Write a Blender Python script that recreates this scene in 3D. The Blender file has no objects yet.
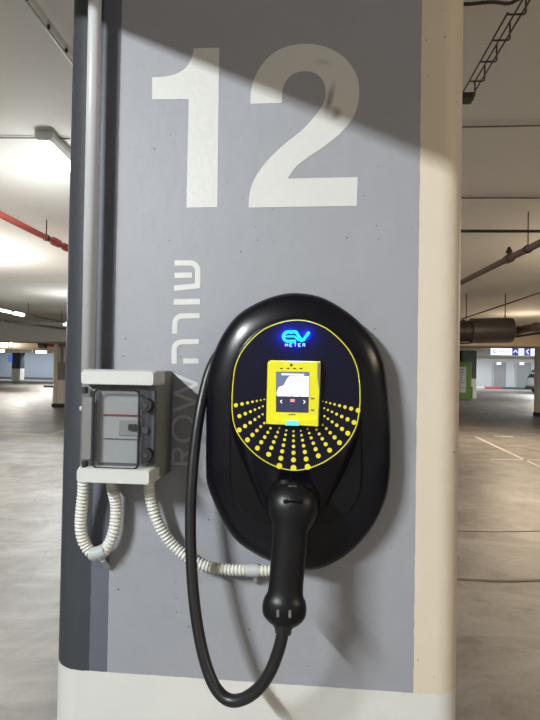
import bpy, bmesh, math, random
from mathutils import Vector, Matrix
R = math.radians
random.seed(7)
S = bpy.context.scene
COL = S.collection

# ------------------------------------------------------------------ camera, world, lights, exposure
PITCH, ROLL, YAW = R(1.0), R(1.0), R(5.0)
CAM = Vector((0, -1.05, 1.5))
_fw = Vector((-math.sin(YAW)*math.cos(PITCH), math.cos(YAW)*math.cos(PITCH), math.sin(PITCH)))
_r0 = Vector((math.cos(YAW), math.sin(YAW), 0)); _u0 = _r0.cross(_fw)
_r = _r0*math.cos(ROLL) + _u0*math.sin(ROLL); _u = -_r0*math.sin(ROLL) + _u0*math.cos(ROLL)
cd = bpy.data.cameras.new('camera'); cam = bpy.data.objects.new('camera', cd); COL.objects.link(cam)
cd.sensor_width = 36; cd.sensor_fit = 'AUTO'; cd.lens = 27; cd.clip_start = 0.02; cd.clip_end = 300
cam.matrix_world = Matrix(((_r.x, _u.x, -_fw.x, CAM.x), (_r.y, _u.y, -_fw.y, CAM.y), (_r.z, _u.z, -_fw.z, CAM.z), (0, 0, 0, 1)))
S.camera = cam
w = bpy.data.worlds.new('world'); S.world = w; w.use_nodes = True
w.node_tree.nodes['Background'].inputs[0].default_value = (1.0, 0.96, 0.9, 1)
w.node_tree.nodes['Background'].inputs[1].default_value = 0.30
S.view_settings.view_transform = 'Standard'; S.view_settings.look = 'None'
S.view_settings.gamma = 1; S.view_settings.use_curve_mapping = False
S.view_settings.exposure = 0.8

CEIL = 2.8
def area(name, loc, sx, sy, power, col, rot=(0, 0, 0)):
    l = bpy.data.lights.new(name, 'AREA'); l.shape = 'RECTANGLE'; l.size = sx; l.size_y = sy
    l.energy = power; l.color = col
    o = bpy.data.objects.new(name, l); COL.objects.link(o); o.location = loc; o.rotation_euler = rot
    return o
COOL = (0.93, 0.98, 1.0); NEUT = (1.0, 0.97, 0.92); WARM = (1.0, 0.80, 0.58)
def lamp(name, loc, sx, sy, power, col, up=0.4):
    """lamp shining down, plus an added point light hung below it to brighten the ceiling"""
    area(name, loc, sx, sy, power*(1-up), col)
    l = bpy.data.lights.new(name+'_point_fill', 'POINT'); l.energy = power*up; l.color = col; l.shadow_soft_size = 0.12  # unseen point light added to lift the ceiling
    o = bpy.data.objects.new(name+'_point_fill', l); COL.objects.link(o); o.location = (loc[0], loc[1], loc[2]-0.5)
# tube lamp behind the photographer, left: throws the beam's, the charger's and the box's shadows
area('tube_key', (-1.69, -2.5, 2.74), 0.02, 1.2, 98, COOL, (0, R(-58), 0))
lamp('tube_left_near', (-1.75, 2.35, 2.70), 0.10, 0.75, 30, COOL, .5)
lamp('ceiling_fill_left', (-4.2, 4.6, 2.70), 0.12, 1.5, 110, NEUT, .85)  # no fixture here; added to brighten the near left ceiling
lamp('tube_left', (-4.4, 8.4, 2.62), 0.12, 2.6, 110, COOL, .18)
lamp('tube_left_b', (-13.5, 15, 2.70), 0.15, 3, 210, WARM, .2)
lamp('tube_left_c', (-15, 25, 2.70), 0.3, 6, 330, NEUT, .3)
lamp('far_fill_left', (-20, 38, 2.70), 0.3, 6, 330, NEUT, .3)  # unseen, added to brighten the far left floor
area('wall_fill_left', (-24, 50.5, 2.60), 20, 0.3, 520, COOL, (R(25), 0, 0))  # unseen wide light, added and tilted to brighten the back wall
area('tube_right_near', (3.2, -2.2, 2.72), 0.1, 1.5, 22, WARM, (0, R(50), 0))
lamp('tube_right', (3.4, 4.2, 2.74), 0.12, 1.5, 75, WARM, .65)
lamp('tube_right_b', (4.5, 11, 2.72), 0.15, 3, 120, WARM, .12)
lamp('tube_right_c', (12.5, 24, 2.72), 0.3, 6, 400, NEUT, .3)
area('tube_right_d', (16, 36, 2.7), 0.4, 8, 600, COOL)
area('tube_right_e', (18, 50.0, 2.65), 20, 0.3, 560, COOL, (R(15), 0, 0))

# ------------------------------------------------------------------ pixel helpers (a photo point to a place in the garage)
def ray(px, py): return _fw*540 + _r*(px-270) - _u*(py-360)
def at(px, py, Y):
    d = ray(px, py); return CAM + d*((Y-CAM.y)/d.y)
def atz(px, py, Z):
    d = ray(px, py); return CAM + d*((Z-CAM.z)/d.z)

# ------------------------------------------------------------------ materials
def mat(name, col, rough=0.5, metal=0.0, var=0.0, scale=8, bump=0.0, bscale=60, spec=0.5, coat=0.0, emit=None, es=1.0):
    m = bpy.data.materials.new(name); m.use_nodes = True
    n, l = m.node_tree.nodes, m.node_tree.links
    b = n['Principled BSDF']
    b.inputs['Roughness'].default_value = rough; b.inputs['Metallic'].default_value = metal
    b.inputs['Specular IOR Level'].default_value = spec; b.inputs['Coat Weight'].default_value = coat
    b.inputs['Base Color'].default_value = (*col, 1)
    tc = n.new('ShaderNodeTexCoord')
    nz = n.new('ShaderNodeTexNoise'); nz.inputs['Scale'].default_value = scale; nz.inputs['Detail'].default_value = 6
    l.new(tc.outputs['Object'], nz.inputs['Vector'])
    if var == 0: var = 0.04
    mx = n.new('ShaderNodeMix'); mx.data_type = 'RGBA'
    mx.inputs[6].default_value = (*[c*(1-var) for c in col], 1); mx.inputs[7].default_value = (*[min(1, c*(1+var)) for c in col], 1)
    l.new(nz.outputs['Fac'], mx.inputs[0]); l.new(mx.outputs[2], b.inputs['Base Color'])
    if bump:
        n2 = n.new('ShaderNodeTexNoise'); n2.inputs['Scale'].default_value = bscale; n2.inputs['Detail'].default_value = 5
        l.new(tc.outputs['Object'], n2.inputs['Vector'])
        bp = n.new('ShaderNodeBump'); bp.inputs['Strength'].default_value = bump; bp.inputs['Distance'].default_value = 0.01
        l.new(n2.outputs['Fac'], bp.inputs['Height']); l.new(bp.outputs['Normal'], b.inputs['Normal'])
    if emit:
        b.inputs['Emission Color'].default_value = (*emit, 1); b.inputs['Emission Strength'].default_value = es
    return m

def math_node(n, l, op, a, b=None, clamp=False):
    m = n.new('ShaderNodeMath'); m.operation = op; m.use_clamp = clamp
    for i, v in enumerate((a, b)):
        if v is None: continue
        if isinstance(v, (int, float)): m.inputs[i].default_value = v
        else: l.new(v, m.inputs[i])
    return m.outputs[0]

def mixc(n, l, f, a, b):
    mx = n.new('ShaderNodeMix'); mx.data_type = 'RGBA'
    if isinstance(f, (int, float)): mx.inputs[0].default_value = f
    else: l.new(f, mx.inputs[0])
    for i, v in ((6, a), (7, b)):
        if isinstance(v, tuple): mx.inputs[i].default_value = (*v, 1)
        else: l.new(v, mx.inputs[i])
    return mx.outputs[2]

def pillar_mat(name, x_dark, x_mid, x_right, z_base, side_mask=False):
    """painted concrete: dark, mid and light grey bands above a white base, white right-hand corner; world metres"""
    m = bpy.data.materials.new(name); m.use_nodes = True
    n, l = m.node_tree.nodes, m.node_tree.links; b = n['Principled BSDF']
    b.inputs['Roughness'].default_value = 0.55
    tc = n.new('ShaderNodeTexCoord'); sp = n.new('ShaderNodeSeparateXYZ'); l.new(tc.outputs['Object'], sp.inputs[0])
    nz = n.new('ShaderNodeTexNoise'); nz.inputs['Scale'].default_value = 45; nz.inputs['Detail'].default_value = 5
    l.new(tc.outputs['Object'], nz.inputs['Vector'])
    wob = math_node(n, l, 'MULTIPLY', math_node(n, l, 'SUBTRACT', nz.outputs['Fac'], 0.5), 0.0035)
    X = math_node(n, l, 'ADD', sp.outputs[0], wob); Z = math_node(n, l, 'ADD', sp.outputs[2], wob)
    big = n.new('ShaderNodeTexNoise'); big.inputs['Scale'].default_value = 5; big.inputs['Detail'].default_value = 8; big.inputs['Roughness'].default_value = 0.65
    l.new(tc.outputs['Object'], big.inputs['Vector'])
    light = mixc(n, l, big.outputs['Fac'], (0.285, 0.295, 0.325), (0.34, 0.35, 0.38))
    mid = mixc(n, l, big.outputs['Fac'], (0.10, 0.108, 0.14), (0.125, 0.134, 0.165))
    dark = mixc(n, l, big.outputs['Fac'], (0.034, 0.038, 0.045), (0.05, 0.055, 0.064))
    white = mixc(n, l, big.outputs['Fac'], (0.62, 0.62, 0.585), (0.70, 0.70, 0.665))
    cream = mixc(n, l, big.outputs['Fac'], (0.63, 0.55, 0.43), (0.71, 0.63, 0.51))
    c = mixc(n, l, math_node(n, l, 'GREATER_THAN', X, x_mid), mid, light)
    c = mixc(n, l, math_node(n, l, 'GREATER_THAN', X, x_dark), dark, c)
    c = mixc(n, l, math_node(n, l, 'GREATER_THAN', X, x_right), c, cream)
    c = mixc(n, l, math_node(n, l, 'GREATER_THAN', Z, z_base), white, c)
    # pits: small dark voids scattered in the concrete
    vo = n.new('ShaderNodeTexVoronoi'); vo.voronoi_dimensions = '2D'; vo.inputs['Scale'].default_value = 34
    cb = n.new('ShaderNodeCombineXYZ'); l.new(sp.outputs[0], cb.inputs[0]); l.new(sp.outputs[2], cb.inputs[1]); l.new(cb.outputs[0], vo.inputs['Vector'])
    rnd = n.new('ShaderNodeSeparateColor'); l.new(vo.outputs['Color'], rnd.inputs[0])
    mask = n.new('ShaderNodeTexNoise'); mask.inputs['Scale'].default_value = 6; l.new(tc.outputs['Object'], mask.inputs['Vector'])
    sel = math_node(n, l, 'MULTIPLY', math_node(n, l, 'GREATER_THAN', rnd.outputs[0], 0.72), math_node(n, l, 'GREATER_THAN', mask.outputs['Fac'], 0.52))
    pit = math_node(n, l, 'MULTIPLY', math_node(n, l, 'LESS_THAN', vo.outputs['Distance'], math_node(n, l, 'MULTIPLY', rnd.outputs[1], 0.075)), sel)
    c = mixc(n, l, math_node(n, l, 'MULTIPLY', pit, 0.75), c, (0.06, 0.055, 0.05))
    l.new(c, b.inputs['Base Color'])
    n2 = n.new('ShaderNodeTexNoise'); n2.inputs['Scale'].default_value = 30; n2.inputs['Detail'].default_value = 8
    l.new(tc.outputs['Object'], n2.inputs['Vector'])
    h = math_node(n, l, 'SUBTRACT', n2.outputs['Fac'], pit)
    bp = n.new('ShaderNodeBump'); bp.inputs['Strength'].default_value = 0.18; bp.inputs['Distance'].default_value = 0.008
    l.new(h, bp.inputs['Height']); l.new(bp.outputs['Normal'], b.inputs['Normal'])
    return m

def floor_mat():
    m = bpy.data.materials.new('worn_concrete_floor'); m.use_nodes = True
    n, l = m.node_tree.nodes, m.node_tree.links; b = n['Principled BSDF']
    tc = n.new('ShaderNodeTexCoord')
    def noise(s, d=8, r=0.6, dist=0, vec=None):
        z = n.new('ShaderNodeTexNoise'); z.inputs['Scale'].default_value = s; z.inputs['Detail'].default_value = d
        z.inputs['Roughness'].default_value = r; z.inputs['Distortion'].default_value = dist
        l.new(vec or tc.outputs['Object'], z.inputs['Vector']); return z.outputs['Fac']
    def ramp(f, a, b_):
        r = n.new('ShaderNodeMapRange'); r.inputs[1].default_value = a; r.inputs[2].default_value = b_; l.new(f, r.inputs[0]); return r.outputs[0]
    c = mixc(n, l, ramp(noise(1.3, 12, .72, .8), .34, .64), (0.105, 0.096, 0.086), (0.25, 0.235, 0.215))
    mp = n.new('ShaderNodeMapping'); mp.inputs['Scale'].default_value = (0.5, 2.5, 1); l.new(tc.outputs['Object'], mp.inputs[0])
    c = mixc(n, l, math_node(n, l, 'MULTIPLY', ramp(noise(1.2, 8, .7, 1.0, mp.outputs[0]), .5, .7), .6), c, (0.32, 0.30, 0.275))
    c = mixc(n, l, math_node(n, l, 'MULTIPLY', ramp(noise(3.0, 8, .7, .4), .53, .7), .65), c, (0.09, 0.08, 0.07))
    c = mixc(n, l, math_node(n, l, 'MULTIPLY', ramp(noise(28, 4, .7), .62, .75), .3), c, (0.12, 0.11, 0.10))
    vo = n.new('ShaderNodeTexVoronoi'); vo.feature = 'DISTANCE_TO_EDGE'; vo.inputs['Scale'].default_value = 0.45
    dz = n.new('ShaderNodeTexNoise'); dz.inputs['Scale'].default_value = 1.5; dz.inputs['Detail'].default_value = 6
    l.new(tc.outputs['Object'], dz.inputs['Vector'])
    ad = n.new('ShaderNodeVectorMath'); ad.operation = 'ADD'; l.new(tc.outputs['Object'], ad.inputs[0]); l.new(dz.outputs['Color'], ad.inputs[1])
    l.new(ad.outputs[0], vo.inputs['Vector'])
    crack = math_node(n, l, 'LESS_THAN', vo.outputs['Distance'], 0.004)
    c = mixc(n, l, math_node(n, l, 'MULTIPLY', crack, 0.5), c, (0.09, 0.08, 0.07))
    l.new(c, b.inputs['Base Color'])
    rr = n.new('ShaderNodeMapRange'); l.new(noise(2.0), rr.inputs[0]); rr.inputs[3].default_value = 0.36; rr.inputs[4].default_value = 0.6
    l.new(rr.outputs[0], b.inputs['Roughness'])
    bp = n.new('ShaderNodeBump'); bp.inputs['Strength'].default_value = 0.1; bp.inputs['Distance'].default_value = 0.01
    l.new(noise(12), bp.inputs['Height']); l.new(bp.outputs['Normal'], b.inputs['Normal'])
    return m

def ceil_mat():
    m = bpy.data.materials.new('painted_concrete_ceiling'); m.use_nodes = True
    n, l = m.node_tree.nodes, m.node_tree.links; b = n['Principled BSDF']; b.inputs['Roughness'].default_value = 0.8
    tc = n.new('ShaderNodeTexCoord')
    z = n.new('ShaderNodeTexNoise'); z.inputs['Scale'].default_value = 0.7; z.inputs['Detail'].default_value = 9; z.inputs['Roughness'].default_value = .65
    l.new(tc.outputs['Object'], z.inputs['Vector'])
    c = mixc(n, l, z.outputs['Fac'], (0.62, 0.59, 0.53), (0.78, 0.75, 0.69))
    vo = n.new('ShaderNodeTexVoronoi'); vo.inputs['Scale'].default_value = 9; l.new(tc.outputs['Object'], vo.inputs['Vector'])
    rnd = n.new('ShaderNodeSeparateColor'); l.new(vo.outputs['Color'], rnd.inputs[0])
    pit = math_node(n, l, 'MULTIPLY', math_node(n, l, 'LESS_THAN', vo.outputs['Distance'], math_node(n, l, 'MULTIPLY', rnd.outputs[1], .1)), math_node(n, l, 'GREATER_THAN', rnd.outputs[0], .75))
    c = mixc(n, l, math_node(n, l, 'MULTIPLY', pit, .55), c, (0.15, 0.13, 0.11))
    l.new(c, b.inputs['Base Color'])
    return m

M_PIL = pillar_mat('painted_pillar', -0.4425, -0.4055, 0.1905, 0.8945)
M_FLOOR = floor_mat(); M_CEIL = ceil_mat()
M_CREAM = mat('cream_painted_concrete', (0.66, 0.60, 0.48), .6, var=.08, bump=.1, bscale=20)
M_BASE = mat('white_painted_base', (0.70, 0.69, 0.62), .55, var=.06)
M_BEAM = mat('beam_concrete', (0.60, 0.60, 0.55), .7, var=.08)
M_BEAMW = mat('beam_tan', (0.55, 0.44, 0.31), .7, var=.1)
M_WALLB = mat('blue_grey_wall', (0.20, 0.235, 0.28), .6, var=.08)
M_WALLG = mat('light_grey_wall', (0.40, 0.43, 0.45), .6, var=.05)
M_DOORG = mat('mid_grey_door', (0.19, 0.205, 0.21), .5)
M_DARK = mat('dark_grey_paint', (0.06, 0.065, 0.075), .6)
M_SKIRT = mat('black_skirting', (0.03, 0.03, 0.035), .6)
M_NUM = mat('white_stencil_paint', (0.63, 0.635, 0.605), .45, var=.04, scale=14, bump=.08, bscale=60)
M_ROW = mat('shaded_white_paint', (0.56, 0.57, 0.56), .5, var=.1, scale=40)  # white of the ROW letters, dulled by shade of the box mixed in
M_STAIN = mat('grey_smudge', (0.24, 0.23, 0.21), .7, var=.3, scale=40)
M_PVC = mat('white_pvc', (0.58, 0.59, 0.60), .38, var=.03)
M_CORR = mat('ivory_corrugated_plastic', (0.66, 0.66, 0.60), .42, var=.05, scale=20)
M_SLEEVE = mat('blue_grey_sleeve', (0.42, 0.47, 0.47), .4)
M_BOXW = mat('off_white_box_plastic', (0.58, 0.59, 0.56), .42)
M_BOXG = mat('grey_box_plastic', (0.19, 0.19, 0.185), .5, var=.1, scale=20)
M_NUMP = mat('white_inner_panel', (0.78, 0.79, 0.77), .5)
M_BLACK = mat('black_rubber', (0.012, 0.012, 0.014), .5)
M_RED = mat('red_strip', (0.5, 0.05, 0.03), .5)
M_REDP = mat('red_painted_pipe', (0.42, 0.075, 0.055), .45, var=.2, scale=15)
M_BRPIPE = mat('brown_steel_pipe', (0.13, 0.085, 0.06), .5, var=.25, scale=12)
M_IRON = mat('dark_iron', (0.05, 0.042, 0.036), .5, metal=.3, var=.2)
M_STEEL = mat('grey_steel', (0.3, 0.29, 0.27), .4, metal=.7)
M_DUCT = mat('dark_brown_duct', (0.055, 0.048, 0.042), .45, var=.15)
M_SHELL = mat('gloss_black_shell', (0.004, 0.004, 0.007), .25, spec=.36)
M_SHELL2 = mat('satin_black_shell', (0.004, 0.004, 0.005), .3, spec=.33)
M_PANEL = mat('dark_panel', (0.006, 0.006, 0.016), .28, spec=.22)
M_YEL = mat('yellow_trim', (0.80, 0.74, 0.01), .4)
M_YELD = mat('yellow_print', (0.80, 0.70, 0.01), .45)
M_HANDLE = mat('black_handle_plastic', (0.005, 0.005, 0.006), .38, spec=.35)
M_CABLE = mat('black_cable', (0.012, 0.012, 0.013), .38, spec=.5)
M_LOGO = mat('cyan_backlit_letters', (0.0, 0.2, 0.3), .4, emit=(0.0, 0.62, 1.0), es=1.25)
M_LOGO2 = mat('pale_blue_backlit_letters', (0.1, 0.2, 0.4), .4, emit=(0.25, 0.5, 1.0), es=1.1)
M_SCRW = mat('screen_white', (0.1, 0.1, 0.1), .3, emit=(0.95, 0.96, 1.0), es=1.1)
M_SCRB = mat('screen_blue_grey', (0.02, 0.02, 0.03), .2, emit=(0.09, 0.12, 0.22), es=1.0)
M_SCRD = mat('screen_dark_blue', (0.01, 0.01, 0.02), .2, emit=(0.018, 0.022, 0.05), es=1.0)
M_SCRR = mat('screen_red', (0.1, 0.02, 0.02), .3, emit=(0.75, 0.25, 0.2), es=.9)
M_LEDB = mat('blue_status_light', (0.05, 0.2, 0.5), .3, emit=(0.06, 0.42, 0.95), es=1.2)
M_LAMP = mat('lit_lamp', (0.9, 0.9, 0.9), .4, emit=(0.92, 1.0, 1.0), es=5.0)
M_LAMPF = mat('far_lit_lamp', (0.9, 0.9, 0.9), .4, emit=(0.95, 1.0, 1.0), es=1.6)
M_HOUS = mat('lamp_housing', (0.6, 0.61, 0.6), .5)
M_GREEN = mat('green_board_frame', (0.07, 0.165, 0.012), .45)
M_PAPER = mat('white_notice', (0.36, 0.38, 0.35), .6, var=.1, scale=3)
M_INK = mat('notice_print', (0.12, 0.14, 0.12), .7)
M_SIGNW = mat('lit_sign_white', (0.6, 0.65, 0.8), .4, emit=(0.58, 0.66, 1.0), es=.85)
M_SIGNB = mat('lit_sign_navy', (0.02, 0.03, 0.12), .4, emit=(0.03, 0.035, 0.14), es=.8)
M_SIGNI = mat('lit_sign_blue', (0.05, 0.1, 0.4), .4, emit=(0.06, 0.11, 0.35), es=.7)
M_CAR = mat('white_car_paint', (0.62, 0.65, 0.68), .25, coat=.6)
M_GLASS = mat('car_glass', (0.02, 0.025, 0.03), .1, spec=.8)
M_TYRE = mat('tyre', (0.015, 0.015, 0.015), .8)
M_LINE = mat('road_paint_and_reflection', (0.50, 0.48, 0.45), .5, var=.2, scale=8)
M_YLINE = mat('faded_yellow_paint', (0.42, 0.34, 0.16), .5, var=.3, scale=5)
M_JOINT = mat('joint_filler', (0.12, 0.10, 0.065), .7, var=.3)
M_KRED = mat('red_kerb_paint', (0.40, 0.05, 0.06), .5)

def glass_mat():
    m = bpy.data.materials.new('smoky_clear_plastic'); m.use_nodes = True
    n, l = m.node_tree.nodes, m.node_tree.links; n.clear()
    out = n.new('ShaderNodeOutputMaterial'); t = n.new('ShaderNodeBsdfTransparent'); t.inputs[0].default_value = (0.88, 0.89, 0.9, 1)
    g = n.new('ShaderNodeBsdfPrincipled'); g.inputs['Base Color'].default_value = (0.12, 0.12, 0.125, 1); g.inputs['Roughness'].default_value = 0.12
    mx = n.new('ShaderNodeMixShader'); mx.inputs[0].default_value = 0.16
    l.new(t.outputs[0], mx.inputs[1]); l.new(g.outputs[0], mx.inputs[2]); l.new(mx.outputs[0], out.inputs[0])
    return m
M_SMOKE = glass_mat()

# ------------------------------------------------------------------ mesh helpers
def obj(name, bm, m, parent=None, smooth=False):
    bmesh.ops.recalc_face_normals(bm, faces=bm.faces)
    me = bpy.data.meshes.new(name); bm.to_mesh(me); bm.free()
    for x in (m if isinstance(m, (list, tuple)) else [m]): me.materials.append(x)
    if smooth:
        for p in me.polygons: p.use_smooth = True
    o = bpy.data.objects.new(name, me); COL.objects.link(o)
    if parent:
        o.parent = parent; o.matrix_parent_inverse = Matrix.Translation(parent.location).inverted()
    if smooth == 'angle':
        md = o.modifiers.new('edge', 'EDGE_SPLIT'); md.split_angle = R(38)
    return o
def thing(name, label, cat, loc=(0, 0, 0), group=None):
    o = bpy.data.objects.new(name, None); COL.objects.link(o); o.location = loc
    o['label'] = label; o['category'] = cat
    if group: o['group'] = group
    return o
def tag(o, label, cat, group=None):
    o['label'] = label; o['category'] = cat
    if group: o['group'] = group
    return o
def struct(name, bm, m, parent=None, smooth=False):
    o = obj(name, bm, m, parent, smooth)
    if not parent: o['kind'] = 'structure'
    return o
def boxm(x0, x1, y0, y1, z0, z1, bev=0, seg=2, bm=None, mi=0):
    b = bmesh.new()
    r = bmesh.ops.create_cube(b, size=1)
    bmesh.ops.scale(b, vec=(abs(x1-x0), abs(y1-y0), abs(z1-z0)), verts=b.verts)
    bmesh.ops.translate(b, vec=((x0+x1)/2, (y0+y1)/2, (z0+z1)/2), verts=b.verts)
    if bev: bmesh.ops.bevel(b, geom=list(b.edges), offset=bev, segments=seg, affect='EDGES', profile=.5)
    for f in b.faces: f.material_index = mi
    if bm is None: return b
    me = bpy.data.meshes.new('t'); b.to_mesh(me); b.free()
    n0 = len(bm.faces); bm.from_mesh(me); bpy.data.meshes.remove(me)
    bm.faces.ensure_lookup_table()
    for f in bm.faces[n0:]: f.material_index = mi
    return bm
def loft(rings, cap0=True, cap1=True, bm=None, closed=True):
    bm = bm or bmesh.new()
    R_ = [[bm.verts.new(p) for p in r] for r in rings]
    n = len(R_[0])
    for a, b in zip(R_, R_[1:]):
        for i in range(n if closed else n-1):
            j = (i+1) % n; bm.faces.new((a[i], a[j], b[j], b[i]))
    if cap0: bm.faces.new(R_[0][::-1])
    if cap1: bm.faces.new(R_[-1])
    return bm
def catmull(pts, k=10, closed=False):
    P = [Vector(p) for p in pts]; n = len(P); out = []
    rng = range(n) if closed else range(n-1)
    for i in rng:
        p1, p2 = P[i], P[(i+1) % n]
        p0 = P[(i-1) % n] if (closed or i) else p1*2-p2
        p3 = P[(i+2) % n] if (closed or i < n-2) else p2*2-p1
        for j in range(k):
            t = j/k
            out.append(.5*((2*p1)+(-p0+p2)*t+(2*p0-5*p1+4*p2-p3)*t*t+(-p0+3*p1-3*p2+p3)*t**3))
    if not closed: out.append(P[-1].copy())
    return out
def resample(path, step):
    L = [0]
    for a, b in zip(path, path[1:]): L.append(L[-1]+(b-a).length)
    n = max(2, int(L[-1]/step)); out = []; k = 0
    for i in range(n+1):
        s = L[-1]*i/n
        while k < len(L)-2 and L[k+1] < s: k += 1
        t = (s-L[k])/max(1e-9, L[k+1]-L[k]); out.append(path[k].lerp(path[k+1], min(1, t)))
    return out
def tube(path, r, seg=12, bm=None, caps=True):
    """r: number or function(i, n)"""
    path = [Vector(p) for p in path]; rings = []; nrm = None; n = len(path)
    for i, p in enumerate(path):
        t = (path[min(i+1, n-1)]-path[max(i-1, 0)]).normalized()
        if nrm is None:
            nrm = t.orthogonal().normalized()
        nrm = (nrm - t*nrm.dot(t)).normalized(); bn = t.cross(nrm)
        rr = r(i, n) if callable(r) else r
        rings.append([p+(nrm*math.cos(a)+bn*math.sin(a))*rr for a in [2*math.pi*k/seg for k in range(seg)]])
    return loft(rings, caps, caps, bm)
def flatpoly(pts, thick_dir, bm=None, mi=0):
    """extrude a closed outline of 3-D points by a vector"""
    bm = bm or bmesh.new()
    a = [bm.verts.new(p) for p in pts]; b = [bm.verts.new(Vector(p)+thick_dir) for p in pts]
    fs = [bm.faces.new(a), bm.faces.new(b[::-1])]
    for f in fs: f.normal_update()
    n = len(a)
    for i in range(n): fs.append(bm.faces.new((a[i], b[i], b[(i+1) % n], a[(i+1) % n])))
    for f in fs: f.material_index = mi
    return bm
def wallpoly(pxs, Y, t=0.0006, bm=None, mi=0, front=None):
    """outline given in photo pixels, painted on the vertical face at depth Y, t thick towards the viewer"""
    pts = [at(x, y, Y) for x, y in pxs]
    return flatpoly(pts, Vector((0, -t, 0)), bm, mi)
def stroke(pxs, wpx, Y, t=0.0006, bm=None, mi=0):
    """a painted stroke with square ends"""
    P = [Vector((x, y)) for x, y in pxs]; L, Q = [], []
    for i, p in enumerate(P):
        d = (P[min(i+1, len(P)-1)]-P[max(i-1, 0)]).normalized(); nn = Vector((-d.y, d.x))
        L.append(p+nn*wpx/2); Q.append(p-nn*wpx/2)
    return wallpoly([(v.x, v.y) for v in L+Q[::-1]], Y, t, bm, mi)
def arc(cx, cy, rx, ry, a0, a1, n=10):
    return [(cx+rx*math.cos(R(a0+(a1-a0)*i/n)), cy+ry*math.sin(R(a0+(a1-a0)*i/n))) for i in range(n+1)]
def rrect(x0, x1, z0, z1, r, y, n=6):
    out = []
    for cx, cz, a in ((x1-r, z1-r, 0), (x0+r, z1-r, 90), (x0+r, z0+r, 180), (x1-r, z0+r, 270)):
        for i in range(n+1):
            t = R(a+90*i/n); out.append(Vector((cx+r*math.cos(t), y, cz+r*math.sin(t))))
    return out
def cyl_y(cx, cz, r, y0, y1, seg=20, bm=None, r2=None):
    c = [(math.cos(2*math.pi*i/seg), math.sin(2*math.pi*i/seg)) for i in range(seg)]
    r2 = r if r2 is None else r2
    return loft([[Vector((cx+a*r, y0, cz+b*r)) for a, b in c], [Vector((cx+a*r2, y1, cz+b*r2)) for a, b in c]], bm=bm)

# ------------------------------------------------------------------ setting: floor, ceiling, back walls, beams
struct('floor', boxm(-45, 45, -9, 58, -.2, 0), M_FLOOR)
struct('ceiling', boxm(-45, 45, -9, 58, CEIL, CEIL+.25), M_CEIL)
BACK = 54.0
xL, xM = -45, at(300, 375, BACK).x
struct('wall_back_left', boxm(xL, xM, BACK, BACK+.3, 0, CEIL), M_WALLB)
struct('wall_back_right', boxm(xM, 45, BACK, BACK+.3, 0, CEIL), M_WALLG)
struct('baseboard_back_left', boxm(xL, xM, BACK-.06, BACK, 0, .22), M_DARK)
# doors in the far right wall
for k, (a, b) in enumerate(((493.3, 505.5), (516, 530.5))):
    p, q = at(a, 370, BACK), at(b, 370, BACK)
    d = struct('door_%d' % (k+1), boxm(p.x, q.x, BACK-.10, BACK, .12, 2.55, .03, 1), M_DOORG)
    struct('door_frame', boxm(p.x-.08, p.x, BACK-.13, BACK, .12, 2.6), M_WALLG, d)
    struct('door_frame', boxm(q.x, q.x+.08, BACK-.13, BACK, .12, 2.6), M_WALLG, d)
for k, px in enumerate((499, 522)):
    p = at(px, 364, BACK-.2)
    t = thing('bulkhead_lamp', 'small lit lamp above the %s grey door in far right wall' % ('left' if k == 0 else 'right'), 'lamp', p)
    bm = boxm(p.x-.14, p.x+.14, BACK-.24, BACK-.1, p.z-.02, p.z+.12, .04, 2); obj('diffuser', bm, M_LAMPF, t)
    obj('back_plate', boxm(p.x-.28, p.x+.28, BACK-.13, BACK-.1, p.z-.1, p.z+.2, .02, 1), M_HOUS, t)
# kerb in front of that wall: white, red and black stretches
kz = .2
xs = [at(v, 387, BACK-1).x for v in (476, 484, 501, 531)]
struct('trim_1', boxm(xs[0]-2, xs[1], BACK-1.3, BACK-.6, 0, kz, .04, 1), M_LINE)
struct('trim_2', boxm(xs[1], xs[2], BACK-1.3, BACK-.6, 0, kz, .04, 1), M_KRED)
struct('trim_3', boxm(xs[2], xs[3]+12, BACK-1.3, BACK-.6, 0, kz, .04, 1), M_DARK)
# pale pipe-like fascia over the doors
p0, p1 = at(470, 355.3, 50), at(560, 358, 50)
struct('trim_4', boxm(p0.x-3, p1.x+12, 49.8, 50.2, p1.z-.02, p1.z+.32, .05, 1), M_BEAM)
# beams (dropping from the ceiling)
def beam(n, px0, px1, py, Y, depth, m, z=None):
    a, b = at(px0, py, Y), at(px1, py, Y); zz = a.z if z is None else z
    return struct('trim_%d' % n, boxm(a.x, b.x, Y, Y+depth, zz, CEIL, .03, 1), m)
beam(5, -400, 262, 341, 14.2, 1.2, M_BEAM, 2.20)
beam(6, 300, 800, 345.5, 14.6, 1.2, M_BEAMW, 2.26)
beam(7, -300, 270, 352, 33, 1.0, M_BEAMW, 2.33)
# short beam overhead, left behind the photographer: its edge cuts the lamplight on the pillar
struct('trim_8', boxm(-1.0, -0.8, -4.2, -0.62, 2.438, CEIL), M_CEIL)

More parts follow.
